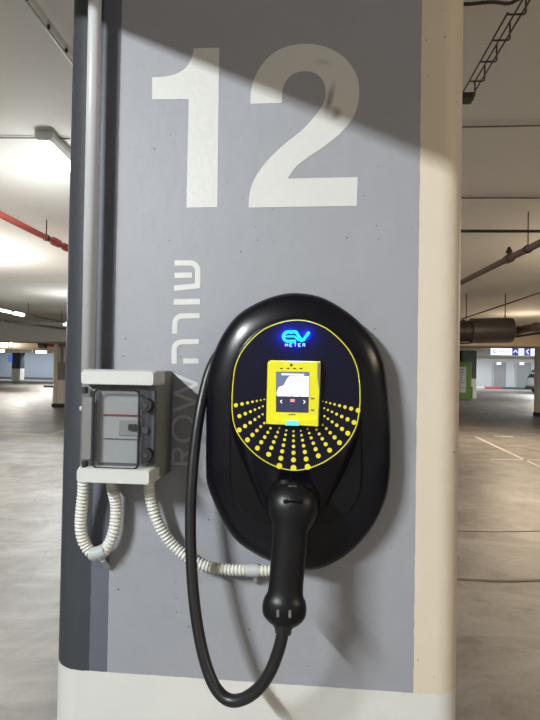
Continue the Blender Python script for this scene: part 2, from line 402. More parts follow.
# floor markings, joints and lamp reflections, all drawn as flat strips
def strip(n, pts, wid, m, z=0.004):
    P = [atz(x, y, 0) for x, y in pts]; L, Q = [], []
    for i, p in enumerate(P):
        d = (P[min(i+1, len(P)-1)]-P[max(i-1, 0)]).normalized(); nn = Vector((-d.y, d.x, 0))
        L.append(p+nn*wid/2); Q.append(p-nn*wid/2)
    bm = flatpoly([v+Vector((0, 0, z)) for v in L+Q[::-1]], Vector((0, 0, -z*.9)))
    return struct(n, bm, m)
strip('line_and_reflection', [(476, 437), (548, 471)], .07, M_LINE)
strip('line_and_reflection', [(490, 459.5), (552, 460.5)], .08, M_LINE)  # part parking line, part lamp reflection laid on as white paint
strip('line_and_reflection', [(494, 436), (513, 437)], .13, M_LINE)  # lamp reflection on the floor, laid on as white paint
strip('line_and_reflection', [(-60, 428), (46, 436), (66, 430)], .11, M_YLINE)
strip('floor_joint', [(300, 574), (400, 577), (462, 579.5), (500, 581.5), (560, 580)], .034, M_JOINT)
strip('floor_joint', [(440, 531), (500, 532), (560, 531)], .008, M_JOINT)

# ------------------------------------------------------------------ main pillar
def pillar_ring(x0, x1, y0, y1, rl, rr, z):
    pts = []
    for cx, cy, a, r in ((x1-rr, y0+rr, 270, rr), (x1-rr, y1-rr, 0, rr), (x0+rl, y1-rl, 90, rl), (x0+rl, y0+rl, 180, rl)):
        for i in range(11):
            t = R(a+9*i); pts.append(Vector((cx+r*math.cos(t), cy+r*math.sin(t), z)))
    return pts
PX0, PX1 = -0.532, 0.2795
pil = thing('concrete_pillar', 'large grey and white painted pillar numbered 12 carrying the car charger', 'pillar', (-.13, .5, 0))
obj('column', loft([pillar_ring(PX0, PX1, 0, 1.0, .07, .05, z) for z in (0, CEIL)]), M_PIL, pil, 'angle')

def from_zoom(u, v, s, x, y): return (x+u/s, y+v/s)
Z1 = lambda u, v: from_zoom(u, v, 2.16, 130, 30)
def smooth_px(pts, k=6): return [(p.x, p.y) for p in catmull([Vector((x, y, 0)) for x, y in pts], k)]
one = [Z1(193, 38.5), Z1(189, 383), Z1(122, 384), Z1(127, 150), Z1(48, 150), Z1(48, 103)] + smooth_px([Z1(70, 101.5), Z1(100, 95), Z1(122, 80), Z1(133, 60), Z1(138, 40)])
o = obj('painted_digit', wallpoly(one, -0.0002), M_NUM, pil); o['label'] = 'white painted numeral 1'
outer = smooth_px([Z1(260, 160), Z1(262, 128), Z1(272, 97), Z1(297, 61), Z1(332, 38.5), Z1(378, 30), Z1(425, 38), Z1(465, 62), Z1(490, 100), Z1(495, 140), Z1(485, 182), Z1(460, 218), Z1(422, 250), Z1(385, 275), Z1(358, 297), Z1(341, 321)])
inner = smooth_px([Z1(256, 384), Z1(259, 350), Z1(271, 318), Z1(297, 282), Z1(332, 248), Z1(372, 216), Z1(404, 180), Z1(421, 150), Z1(420, 118), Z1(405, 97), Z1(380, 89), Z1(355, 94), Z1(337, 110), Z1(329, 132), Z1(328, 158)])
two = outer + [Z1(492, 318), Z1(490, 380)] + inner
bm = wallpoly(two, -0.0002); bmesh.ops.triangulate(bm, faces=[f for f in bm.faces if len(f.verts) > 8])
o = obj('painted_digit', bm, M_NUM, pil); o['label'] = 'white painted numeral 2 with a dark smudge'
# smudge worn into the paint of the 2
n_, l_ = M_NUM.node_tree.nodes, M_NUM.node_tree.links
tc_ = n_.new('ShaderNodeTexCoord'); col_ = n_['Principled BSDF'].inputs['Base Color'].links[0].from_socket
nz_ = n_.new('ShaderNodeTexNoise'); nz_.inputs['Scale'].default_value = 40; nz_.inputs['Detail'].default_value = 5; l_.new(tc_.outputs['Object'], nz_.inputs['Vector'])
for c_, rx_, rz_, k_ in ((Z1(432, 148), .006, .028, .7), (Z1(443, 180), .011, .011, .75), (Z1(415, 70), .014, .006, .3)):
    w_ = at(c_[0], c_[1], 0)
    mp_ = n_.new('ShaderNodeMapping'); mp_.vector_type = 'TEXTURE'; mp_.inputs['Location'].default_value = w_; mp_.inputs['Scale'].default_value = (rx_, 1, rz_)
    mp_.inputs['Rotation'].default_value = (0, R(12), 0)
    l_.new(tc_.outputs['Object'], mp_.inputs[0]); ln_ = n_.new('ShaderNodeVectorMath'); ln_.operation = 'LENGTH'; l_.new(mp_.outputs[0], ln_.inputs[0])
    f_ = math_node(n_, l_, 'SUBTRACT', 1.35, math_node(n_, l_, 'MULTIPLY', ln_.outputs['Value'], .9), True)
    f_ = math_node(n_, l_, 'MULTIPLY', f_, math_node(n_, l_, 'MULTIPLY', nz_.outputs['Fac'], 1.5*k_), True)
    col_ = mixc(n_, l_, f_, col_, (0.13, 0.12, 0.10))
l_.new(col_, n_['Principled BSDF'].inputs['Base Color'])

Z2 = lambda u, v: from_zoom(u, v, 6.0, 150, 250)
def letter(strokes, wpx, m, lab):
    bm = bmesh.new()
    for k, s in enumerate(strokes): stroke(s, wpx, -0.0002 - .0001*k, bm=bm)
    o = obj('painted_letter', bm, m, pil); o['label'] = lab; return o
letter([[Z2(*p) for p in [(148, 78), (235, 78)] + arc(240, 125, 47, 47, -80, 0, 8) + [(287, 150), (285, 229)]],
        [Z2(145, 230), Z2(296, 214)], [Z2(148, 153), Z2(252, 151)]], 5.4, M_NUM, 'white Hebrew letter shin, sideways')
letter([[Z2(143, 312), Z2(300, 310)]], 5.6, M_NUM, 'white Hebrew letter vav, sideways')
letter([[Z2(*p) for p in [(298, 395), (200, 396)] + arc(195, 440, 45, 44, -95, -180, 8) + [(148, 503)]]], 5.2, M_NUM, 'white Hebrew letter resh, sideways')
letter([[Z2(*p) for p in [(294, 550), (195, 551)] + arc(190, 597, 45, 45, -95, -180, 8) + [(145, 682)]], [Z2(199, 666), Z2(293, 666)]], 5.2, M_NUM, 'white Hebrew letter he, sideways')
Z3 = lambda u, v: from_zoom(u, v, 5.53, 160, 350)
letter([[Z3(72, 336), Z3(200, 287)], [Z3(200, 287), Z3(78, 240)], [Z3(78, 240), Z3(208, 190)], [Z3(208, 190), Z3(85, 140)]], 3.4, M_ROW, 'white letter W, sideways')
letter([[Z3(*p) for p in arc(130, 435, 62, 68, 0, 360, 28)]], 3.0, M_ROW, 'white letter O, sideways')
letter([[Z3(66, 628), Z3(192, 628)], [Z3(*p) for p in [(72, 628), (72, 590)] + arc(97, 575, 25, 27, 180, 360, 10) + [(122, 628)]], [Z3(120, 590), Z3(190, 548)]], 3.0, M_ROW, 'white letter R, sideways')

# ------------------------------------------------------------------ white conduit pipe down the pillar
a, b = at(97.0, -140, -.040), at(88.0, 372, -.040)
cp = thing('conduit_pipe', 'straight white plastic conduit pipe running down into the breaker box', 'pipe', (b.x, -.040, b.z))
top = Vector((a.x, -.016, CEIL-.001)); xx = (a.x+b.x)/2
obj('pipe', tube([(a.x, -.040, CEIL-.001), (b.x, -.040, b.z-.012)], .0126, 20), M_PVC, cp, True)

# ------------------------------------------------------------------ breaker box
BC = at(116, 427.5, -.115); K = .935/540
def bx(px, py): return BC.x+(px-116+ (py-428)*.025)*K, BC.z-(py-427.5)*K
t = thing('breaker_box', 'small wall box with smoky clear door and white top and bottom strips', 'electrical box', (BC.x, 0, BC.z))
X0, X1 = BC.x-.0680, BC.x+.0700; ZT, ZB = BC.z+.102, BC.z-.100
def rring(x0, x1, z0, z1, r, y): return rrect(x0, x1, z0, z1, r, y, 5)
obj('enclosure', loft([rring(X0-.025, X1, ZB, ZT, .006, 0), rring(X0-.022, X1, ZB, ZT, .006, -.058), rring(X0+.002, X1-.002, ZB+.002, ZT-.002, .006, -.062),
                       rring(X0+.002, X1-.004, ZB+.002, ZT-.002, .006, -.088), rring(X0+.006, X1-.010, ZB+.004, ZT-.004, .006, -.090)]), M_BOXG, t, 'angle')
# cover strips, white
for s, lab in ((1, 'top'), (-1, 'bottom')):
    zc = BC.z+.0885 if s > 0 else BC.z-.0865
    sh = .0015 if s > 0 else -.0025
    o = obj('cover_strip', loft([rring(X0-.0005+sh, X1+sh, zc-.0135, zc+.0145, .005, -.062), rring(X0-.0005+sh, X1-.001+sh, zc-.0135, zc+.0145, .005, -.106), rring(X0+.0012+sh, X1-.0050+sh, zc-.012, zc+.0115, .005, -.117)]), M_BOXW, t, 'angle')
# interior
z0, z1 = BC.z-.071, BC.z+.071
obj('inner_panel', boxm(X0+.014, X0+.1, -.0925, -.090, z0+.004, z1-.004, .001, 1), M_NUMP, t)
(ix0, rz), (ix1, _) = bx(98, 416), bx(137, 416)
obj('red_strip', boxm(ix0, ix1, -.0945, -.0925, rz-.0016, rz+.0016), M_RED, t)['label'] = 'thin red strip'
_, lz = bx(98, 441)
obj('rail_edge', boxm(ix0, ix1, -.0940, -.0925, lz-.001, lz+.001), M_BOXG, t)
(tx, tz) = bx(130, 428)
br = obj('breaker', boxm(tx-.026, tx+.012, -.0955, -.0925, tz-.016, tz+.012, .001, 1), M_BOXW, t)
obj('toggle', boxm(tx-.007, tx+.008, -.103, -.0955, tz-.005, tz+.006, .0015, 2), M_BLACK, br)['label'] = 'black switch lever'
# door: smoky clear plastic with a black seal
door = obj('clear_door', loft([rring(X0+.0005, X1-.012, z0+.001, z1-.001, .004, -.1035), rring(X0+.0015, X1-.014, z0+.002, z1-.002, .004, -.109)]), M_SMOKE, t)
door['label'] = 'smoky transparent door'
gx0, gz1 = bx(91.5, 389); gx1, gz0 = bx(138, 470)
rail = [*rrect(gx0, gx1, gz0, gz1, .010, -.110, 6)]; rail.append(rail[0]); rail.append(rail[1])
obj('door_seal', tube(rail, .0019, 6, caps=False), M_BLACK, door)
sidem = rrect(gx0-.001, gx0+.006, gz0+.004, gz1-.004, .003, -.0985, 3)
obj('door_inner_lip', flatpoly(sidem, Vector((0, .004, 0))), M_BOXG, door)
lx0, _ = bx(78.5, 430); lx1, _ = bx(89, 430)
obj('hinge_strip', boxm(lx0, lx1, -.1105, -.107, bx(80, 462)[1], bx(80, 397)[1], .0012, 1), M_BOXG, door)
for py in (390, 467):
    hx, hz = bx(82, py); obj('hinge', boxm(hx-.006, hx+.002, -.112, -.1, hz-.006, hz+.006, .001, 1), M_BLACK, door)
for py, r in ((404, .0118), (455, .0118)):
    hx, hz = bx(147, py)
    la = obj('latch', cyl_y(hx, hz, r, -.0995, -.1145, 24, r2=r*.9), M_BLACK, t, 'angle')
    obj('latch_slot', cyl_y(hx, hz, r*.5, -.1145, -.1165, 20, r2=r*.4), M_IRON, la)
hx, hz = bx(145, 430); obj('lead_seal', cyl_y(hx, hz, .006, -.100, -.1065, 20), M_DARK, t, 'angle')
hx, hz = bx(147, 430)
obj('latch_plate', boxm(hx-.013, hx+.012, -.1005, -.092, z0+.004, z1-.004, .002, 1), M_DARK, t)
o = obj('mounting_lug', boxm(X0-.040, X0-.018, -.03, -.012, bx(76, 413)[1]-.0045, bx(76, 413)[1]+.0045, .003, 2), M_BOXW, t)

# ------------------------------------------------------------------ corrugated conduits
def corrugated(pxpts, r, pitch, Y=-.03):
    pts = [at(q[0], q[1], q[2] if len(q) > 2 else Y) for q in pxpts]
    path = resample(catmull(pts, 10), pitch/6)
    prof = [1.0, 1.03, .98, .84, .80, .88]
    return tube(path, lambda i, n: r*prof[i % 6], 16), path
cc = thing('corrugated_conduit', 'ivory corrugated conduit looping in a U under the breaker box', 'conduit', at(99, 560, -.03), 'corrugated conduits')
bm, path = corrugated([(83.5, 476, -.05), (83.5, 490, -.045), (81.5, 510, -.04), (81, 530, -.035), (85.5, 545), (94, 554.5), (103, 552), (110.5, 541), (115, 525), (116, 505), (112.5, 488, -.04), (111.5, 476, -.05)], .0115, .0070)
obj('flexible_tube', bm, M_CORR, cc, 'angle')
c1, c2 = at(91, 554, -.031), at(105.5, 549.5, -.031)
cl = obj('clamp', tube([c1, (c1+c2)/2+Vector((.001, 0, -.002)), c2], .0128, 18), M_SLEEVE, cc, 'angle'); cl['label'] = 'grey blue clamp sleeve'
p = at(102.5, 560, -.03); obj('clamp_foot', tube([p, at(108, 567, -.008)], .0045, 8), M_SLEEVE, cl)
c3 = thing('corrugated_conduit', 'ivory corrugated conduit curving from breaker box to behind the charger', 'conduit', at(262, 570, -.03), 'corrugated conduits')
bm, path = corrugated([(149, 476, -.05), (149.5, 492, -.045), (154, 512, -.04), (162, 530, -.035), (174, 546), (189, 558), (207, 566), (228, 569.5), (250, 570), (275, 569.5), (292, 560, -.02)], .0108, .0070)
obj('flexible_tube', bm, M_CORR, c3, 'angle')
c1, c2 = at(247, 570, -.03), at(258.5, 570, -.03)
cl = obj('clamp', tube([c1, c2], .0124, 18), M_SLEEVE, c3, 'angle'); cl['label'] = 'grey blue clamp sleeve'
obj('clamp_foot', tube([at(255, 576, -.03), at(256, 582, -.006)], .004, 8), M_SLEEVE, cl)

# ------------------------------------------------------------------ EV charger
CH = thing('ev_charger', 'big oval black wall charger with yellow rimmed front and lit screen', 'charger', at(297, 431, 0))
plate_px = [(298, 293), (277, 295.3), (255.6, 303.5), (237, 315.6), (222.2, 335), (213, 355.4), (208.3, 372), (206.8, 388), (206, 430), (206, 470), (207, 483), (213, 500.4), (224, 523.5), (237, 541), (255.5, 554), (272, 562), (290, 568), (302, 569.9), (312, 570.3), (328, 565.5), (345, 556), (361.7, 541), (376.5, 520.7), (386.7, 496.7), (390, 477), (391, 459), (390.4, 422), (388.2, 394), (386.7, 381), (384, 363), (376.5, 344), (365.4, 328.5), (348.7, 312.8), (323, 297.8)]
oval_px = [(296.5, 320.2), (279.6, 322.9), (261, 331.4), (244.4, 348), (236, 364.6), (233.3, 381), (232.2, 398), (232.4, 412.8), (235, 427), (242.6, 440.6), (256, 454.8), (274, 465.8), (295, 470.3), (315.4, 466), (333.9, 455.6), (347.5, 442), (356, 426.7), (359.6, 408), (360, 394), (359.3, 381), (356, 364.6), (346.9, 347.5), (330, 331), (313, 322.6)]
N = 120
def polar(px, center, n=N):
    """radius of a closed outline in each of n directions around center"""
    P = [(p.x, p.y) for p in catmull([Vector((x, y, 0)) for x, y in px], 12, True)]
    out = []
    for k in range(n):
        a = 2*math.pi*k/n; d = (math.sin(a), -math.cos(a)); best = 0
        for (x0, y0), (x1, y1) in zip(P, P[1:]+P[:1]):
            ex, ey = x1-x0, y1-y0; den = d[0]*ey-d[1]*ex
            if abs(den) < 1e-12: continue
            tx_, ty_ = x0-center[0], y0-center[1]
            s = (tx_*ey-ty_*ex)/den; u = (tx_*d[1]-ty_*d[0])/den
            if s > 0 and -1e-6 <= u <= 1+1e-6: best = max(best, s)
        out.append((center[0]+d[0]*best, center[1]+d[1]*best))
    return out
def ring3(pp, Y): return [at(x, y, Y) for x, y in pp]
def inset(pp, k, center): return [(center[0]+(x-center[0])*k, center[1]+(y-center[1])*k) for x, y in pp]
def off(pp, dpx, center):
    out = []
    for x, y in pp:
        dx, dy = x-center[0], y-center[1]; L = math.hypot(dx, dy); out.append((x+dx/L*dpx, y+dy/L*dpx))
    return out
def true_ring(pp, Yref, Y, grow=0.0):
    """real-size copy of the ring traced at Yref, moved to depth Y and grown by metres"""
    r = ring3(pp, Yref); c = sum(r, Vector())/len(r); o = []
    for p in r:
        d = (p-c); d.y = 0; d.normalize(); q = p+d*grow; q.y = Y; o.append(q)
    return o
CC = (297.5, 431); pp = polar(plate_px, CC)
rings = [true_ring(pp, -.045, 0, -.006), true_ring(pp, -.045, -.038, -.001), true_ring(pp, -.045, -.045, 0), true_ring(pp, -.045, -.050, -.0015),
         true_ring(pp, -.045, -.056, -.007), true_ring(pp, -.045, -.062, -.018), true_ring(pp, -.045, -.067, -.032), true_ring(pp, -.045, -.070, -.050)]
obj('shell', loft(rings), M_SHELL, CH, 'angle')
# body: arched block with a U bottom, standing on the shell
body_px = [(297.5, 315), (278, 318.5), (258, 328), (241, 345), (233, 363), (230, 381), (229.4, 400), (229.4, 440), (229.8, 478), (233.5, 498), (242, 512), (256, 520.5), (275, 525), (295, 527), (317, 525), (336, 520), (350, 511), (358.5, 497), (362, 478), (362.6, 440), (362.6, 400), (362, 381), (359.5, 363), (350.5, 345), (334, 328.5), (315, 318.8)]
bp_ = polar(body_px, CC)
obj('body', loft([true_ring(bp_, -.075, -.060), true_ring(bp_, -.075, -.0735, -.0005), true_ring(bp_, -.075, -.076, -.003)]), M_SHELL2, CH, 'angle')
# nose: from the front panel down and back into the plug holster
tear_px = [(297.5, 316), (278, 319.5), (258.5, 329), (242, 346), (234, 364), (231, 381), (230, 400), (231, 425), (236, 445), (245, 468), (254, 490), (263, 509), (277, 521), (294, 524), (311, 521), (325, 509), (336, 490), (347, 468), (356.5, 445), (361, 425), (362, 400), (361.4, 381), (358.5, 364), (349.5, 346), (333, 329.5), (314.5, 319.8)]
OC = (296.5, 405)
te = polar(tear_px, OC); ov = polar(oval_px, OC)
def lerp_ring(a, b, k): return [p.lerp(q, k) for p, q in zip(a, b)]
A_, B_ = ring3(te, -.074), ring3(off(ov, 1.2, OC), -.118)
nose = [A_]
for k in (.15, .35, .6, .85):
    r = lerp_ring(A_, B_, k)
    for p in r: p.y = A_[0].y + (B_[0].y-A_[0].y)*(k**.8)
    nose.append(r)
nose += [B_, ring3(off(ov, .3, OC), -.1195)]
obj('nose', loft(nose), M_SHELL, CH, 'angle')
# front panel and yellow ring
obj('front_panel', loft([ring3(off(ov, -.6, OC), -.1185), ring3(off(ov, -.6, OC), -.1205)]), M_PANEL, CH)
yr = ring3(ov, -.1205); yr += yr[:2]
obj('yellow_ring', tube(yr, .0010, 6, caps=False), M_YEL, CH, True)['label'] = 'yellow rim line around the front panel'
# radiating yellow dots
bm = bmesh.new(); PYd = -.1206
cx, cy = 293.5, 393.6
ovc = OC
def inside(x, y, m=1.5):
    a = math.atan2(x-OC[0], -(y-OC[1])) % (2*math.pi); k = int(round(a/(2*math.pi)*N)) % N
    return math.hypot(x-OC[0], y-OC[1]) < math.hypot(ov[k][0]-OC[0], ov[k][1]-OC[1]) - m
for i in range(15):
    ang = R(13+11*i)
    stg = 0 if i % 2 else .5
    for k in range(9):
        rr = 286/3.857*(.893**(k-.0))
        x = cx-math.cos(ang)*rr; y = cy+math.sin(ang)*rr
        # small tilt of the whole fan as in the photograph
        y += (x-cx)*.03
        rad = 2.95*(.845**k)
        if rad < .5 or not inside(x, y, .3): continue
        if 265.5 < x < 322 and y < 428: continue
        wallpoly([(x+rad*math.cos(j*math.pi/6), y+rad*math.sin(j*math.pi/6)) for j in range(12)], PYd, .0004, bm)
dp = obj('dot_pattern', bm, M_YELD, CH); dp['kind'] = 'stuff'; dp['label'] = 'yellow dots radiating over the lower panel'
# backlit logo: letters standing off the panel with blue diodes behind
LY = -.1295
bm = bmesh.new()
L9 = lambda u, v: (270+u/9, 315+v/9)
# rounded e, swept into v
stroke([L9(*p) for p in [(222, 152), (165, 152)] + arc(162, 194, 42, 42, -90, -270, 12) + [(232, 236)]], 2.6, LY, .002, bm)
stroke([L9(150, 193), L9(222, 193), L9(236, 206), L9(262, 232)], 1.7, LY-.0002, .002, bm)
stroke([L9(215, 150), L9(234, 152), L9(278, 222)], 2.9, LY-.0001, .002, bm)
stroke([L9(270, 232), L9(300, 226), L9(352, 152)], 2.7, LY-.0003, .002, bm)
logo = obj('logo_emblem', bm, M_LOGO, CH); logo['label'] = 'glowing cyan stylised letters EV'
bm = bmesh.new()
def tiny(strokes, x, y, s, wd):
    for k, st in enumerate(strokes): stroke([(x+a*s*.8, y+b*s) for a, b in st], wd, LY-.0001*k, .001, bm)
GL = {'M': [[(0, 1), (0, 0)], [(0, 0), (.5, .6)], [(.5, .6), (1, 0)], [(1, 0), (1, 1)]], 'E': [[(0, 0), (0, 1)], [(0, 0), (1, 0)], [(0, .5), (.8, .5)], [(0, 1), (1, 1)]],
      'T': [[(0, 0), (1, 0)], [(.5, 0), (.5, 1)]], 'R': [[(0, 0), (0, 1)], [(0, 0), (.9, 0)], [(.9, 0), (.9, .5)], [(.9, .5), (0, .5)], [(.4, .5), (1, 1)]]}
for k, ch in enumerate('METER'): tiny(GL[ch], 285.4+k*4.35, 343.6, 2.9, .62)
obj('logo_lettering', bm, M_LOGO2, CH)['label'] = 'small pale blue glowing letters METER'
obj('logo_standoff', boxm(*[f(at(x, 338, LY).x for x in (290, 302)) for f in (min, max)], LY, -.1203, at(295, 341, LY).z, at(295, 336, LY).z), M_BLACK, CH)
for k, (px, py, e) in enumerate(((284.5, 336, .13), (291, 332.5, .1), (294, 341.2, .13), (301, 340, .13), (306.5, 334.5, .12))):
    l = bpy.data.lights.new('logo_diode', 'POINT'); l.energy = e; l.color = (0.02, 0.05, 1.0); l.shadow_soft_size = .0008
    o = bpy.data.objects.new('logo_diode', l); COL.objects.link(o); o.location = at(px, py, -.1268)

# display module
DM = -.121
def P(x, y, Y): return at(x, y, Y)
fr = [(267.5, 363), (269, 361), (271, 360.3), (320.5, 361.3), (320.8, 363), (320, 392), (318.5, 424), (318, 426.5), (304, 426), (292, 425.5), (268, 424), (266, 423), (266.3, 415)]
bm = bmesh.new()
r0 = [P(x, y, DM) for x, y in fr]; r1 = [P(x, y, DM-.009) for x, y in fr]
c = sum(r1, Vector())/len(r1); r2 = [c+(p-c)*.965 for p in r1]
for p in r2: p.y = DM-.0115
loft([r0, r1, r2], bm=bm)
disp = obj('display_frame', bm, M_YEL, CH, 'angle'); disp['label'] = 'yellow frame around the display'
FY = DM-.0116
obj('side_bevel', wallpoly([(317.5, 362.5), (320.3, 363), (319.4, 392), (317.3, 377)], FY, .0015), M_STEEL, disp)
lip = [(266.5, 423.5)] + smooth_px([(268, 418), (280, 420.2), (292, 420.8), (305, 420.3), (318, 418.5)], 5) + [(318, 426), (305, 425), (292, 424.2), (280, 424)]
obj('bottom_lip', wallpoly(lip, FY, .006), M_YEL, disp)
obj('status_light', wallpoly([(286.5, 420.6), (297.5, 420.8), (299, 425.6), (285, 425.2)], FY-.0055, .002), M_LEDB, disp)['label'] = 'blue glowing status light'
bm = wallpoly([(276.2, 371.6), (309.2, 372), (308.3, 412.6), (276, 411.8)], FY, .0008)
scr = obj('screen', bm, M_SCRD, disp)
bm = bmesh.new(); SY = FY-.0009
wallpoly([(276.4, 371.8), (309, 372.2), (308.8, 396.6), (276.4, 396)], SY, .0002, bm, 0)
wallpoly([(290, 376), (308.9, 376.4), (308.6, 396.6), (277, 396), (276.8, 392), (279, 387), (283.5, 385.5), (285, 383), (287, 379)], SY-.0002, .0002, bm, 1)
wallpoly([(281.5, 373.6), (304, 374), (304, 375.4), (281.5, 375)], SY-.0003, .0002, bm, 1)
stroke([(282, 400), (280.3, 401.4), (282, 403)], .7, SY, .0003, bm, 1); stroke([(303.5, 400.3), (305.2, 401.8), (303.5, 403.4)], .7, SY, .0003, bm, 1)
wallpoly([(290.3, 399), (294.7, 399.1), (294.6, 402), (290.2, 401.9)], SY, .0003, bm, 2)
stroke(arc(295.8, 396.4, 4.2, 3.2, 180, 360, 8), .8, SY-.0006, .0002, bm, 0)
stroke(arc(294, 384.5, 2.6, 3.2, 20, -60, 6), .6, SY-.0006, .0002, bm, 3)
o = obj('screen_picture', bm, [M_SCRB, M_SCRW, M_SCRR, mat('screen_pale_grey', (.1, .1, .1), .3, emit=(.55, .58, .66), es=1)], disp); o['label'] = 'lit picture on the screen'
obj('camera_hole', cyl_y(P(291.2, 365, FY).x, P(291.2, 365, FY).z, .0022, FY+.001, FY-.0006, 12), M_BLACK, disp)
bm = bmesh.new()
for x in (281.3, 288, 294.5, 301): wallpoly([(x-1.2, 367.9), (x+1.2, 367.9), (x+1.2, 369), (x-1.2, 369)], FY, .0005, bm)
obj('indicator_slots', bm, M_BLACK, disp)['kind'] = 'stuff'
for y in (398.4, 410.2): obj('side_button', wallpoly([(310.8, y-1), (314.2, y-.9), (314.2, y+.9), (310.8, y+.8)], FY, .0008), M_STEEL, disp)
bm = bmesh.new()
for x in (289.2, 291, 292.8, 294.6): wallpoly([(x-.6, 413.8), (x+.6, 413.8), (x+.6, 415.2), (x-.6, 415.2)], FY, .0004, bm)
obj('frame_print', bm, M_JOINT, disp)['kind'] = 'stuff'
# holster collar
def ellring(c, ax, ay, rx, ry, n=28): return [c+ax*(rx*math.cos(2*math.pi*i/n))+ay*(ry*math.sin(2*math.pi*i/n)) for i in range(n)]
EX, EY, EZ = Vector((1, 0, 0)), Vector((0, 1, 0)), Vector((0, 0, 1))
def chain(pts, n=28, k=4):
    """pts: (px, py, Y, half width px, half depth m); lofted round section along the path"""
    C_ = [at(p[0], p[1], p[2]) for p in pts]; rings = []
    sc = [(p[2]+1.05)/540 for p in pts]
    rw = [Vector((p[3]*s, p[4], 0)) for p, s in zip(pts, sc)]
    C2, W2 = catmull(C_, k), catmull(rw, k)
    for i, (c, ww) in enumerate(zip(C2, W2)):
        tdir = (C2[min(i+1, len(C2)-1)]-C2[max(i-1, 0)]).normalized()
        ax = (EX-tdir*EX.dot(tdir)).normalized(); ay = tdir.cross(ax).normalized()
        rings.append(ellring(c, ax, ay, ww.x, ww.y, n))
    return loft(rings)
obj('holster', chain([(295, 483, -.085, 20, .018), (293.5, 492, -.10, 25, .030), (293, 505, -.105, 26.5, .034), (292.5, 518, -.10, 24, .030), (292, 531, -.092, 17.5, .022)]), M_SHELL2, CH, 'angle')
obj('release_button', boxm(at(288, 486, -.14).x, at(298, 486, -.14).x, -.144, -.115, at(293, 491, -.14).z, at(293, 484.5, -.14).z, .003, 2), M_BLACK, CH)

# ------------------------------------------------------------------ plug and cable
PG = thing('charging_plug', 'black charging plug hanging in the holster with its thick cable', 'charging cable', at(285, 625, -.155))
obj('handle', chain([(293.5, 489, -.122, 12, .012), (293.2, 493, -.128, 21, .022), (292.5, 503, -.134, 24.5, .027), (291.5, 515, -.138, 23.0, .026), (290.3, 528, -.142, 18.2, .022), (289, 550, -.147, 17.5, .020), (287, 572, -.151, 17.2, .0195), (285.4, 592, -.155, 17.6, .020), (284.8, 600, -.156, 20.8, .024), (284.3, 608, -.157, 22.0, .0255), (283.9, 616, -.158, 20.8, .024), (283.4, 622.5, -.159, 15.5, .018), (283.2, 624.5, -.159, 10, .012)]), M_HANDLE, PG, 'angle')
obj('thumb_latch', tube([at(284, 502, -.160), at(290, 499.5, -.163), at(298, 500, -.163), at(302, 502.5, -.160)], .003, 8), M_HANDLE, PG, True)
obj('gland_nut', chain([(283.6, 618, -.160, 10.5, .018), (283.3, 627, -.161, 10.2, .0175), (283.2, 628, -.161, 8.4, .015), (283.1, 633, -.162, 8.2, .0145), (282.9, 635, -.163, 6.6, .0115)], n=8, k=2), M_BLACK, PG)
for x in (278, 290): obj('metal_clip', boxm(at(x-1.6, 612, -.18).x, at(x+1.6, 612, -.18).x, -.1835, -.1785, at(283, 617, -.18).z, at(283, 609.5, -.18).z, .001, 1), M_STEEL, PG)['label'] = 'small shiny metal clip'
cab = [(282.9, 624, -.164), (282, 636, -.165), (278, 652, -.165), (270, 672, -.163), (258, 689, -.158), (243, 699, -.152), (229, 700, -.146), (217, 690, -.140), (208, 671, -.132), (201, 645, -.122), (195.5, 612, -.110), (192, 575, -.098), (190.5, 535, -.086), (191, 495, -.076), (194, 455, -.066), (198.5, 420, -.056), (204, 392, -.044), (211, 368, -.032), (222, 350, -.022), (240, 335, -.016)]
obj('cable', tube(resample(catmull([at(*q) for q in cab], 8), .006), .0102, 16), M_CABLE, PG, True)

# ------------------------------------------------------------------ left side, overhead things
def line_things(name, pts, r, m, label, cat, seg=8, parent=None):
    o = obj(name, tube(pts, r, seg), m, parent, True)
    return tag(o, label, cat) if not parent else o
# lit tube lamp half hidden behind the pillar
a, b = atz(46, 145, 2.73), atz(78, 176, 2.73)
d = (b-a).normalized(); nrm = Vector((-d.y, d.x, 0)).normalized()
t = thing('tube_lamp', 'bright white tube lamp on ceiling, half hidden by pillar edge', 'lamp', (a+b)/2, 'ceiling lamps')
def lamp_box(a, b, hw, z0, z1, m, name, parent, ch=0.0):
    d = (b-a).normalized(); nn = Vector((-d.y, d.x, 0)).normalized(); prof = [(-hw, z1), (hw, z1), (hw, z0+.02), (hw-.02, z0), (-hw+.02, z0), (-hw, z0+.02)]
    rr = [[Vector((q.x, q.y, 0))+nn*x+Vector((0, 0, z)) for x, z in prof] for q in (a, b)]
    return obj(name, loft(rr), m, parent)
lamp_box(a-d*.03, b+d*.03, .052, 2.745, CEIL-.002, M_HOUS, 'housing', t)
lamp_box(a, b, .030, 2.715, 2.744, M_LAMP, 'tube', t)
# white cable with black clips
a, b = atz(22, -4, 2.785), atz(74, 65, 2.785); dd = (b-a)
t = thing('ceiling_cable', 'thin white cable with dark clips across the near left ceiling', 'cable', (a+b)/2)
obj('cable', tube([a-dd*.4, b+dd*.3], .006, 8), M_NUM, t, True)
for s in (.04, .42, .78):
    p = a+dd*s; obj('clip', boxm(p.x+.002, p.x+.013, p.y-.004, p.y+.006, 2.782, 2.7995, .002, 1), M_IRON, t)
a, b = atz(-30, 137.5, 2.79), atz(70, 138.5, 2.79)
line_things('ceiling_cable', [a, b], .005, M_STEEL, 'thin grey cable level with the bright tube lamp, left ceiling', 'cable')
a, b = atz(2, 8, 2.79), atz(68, 22, 2.79)
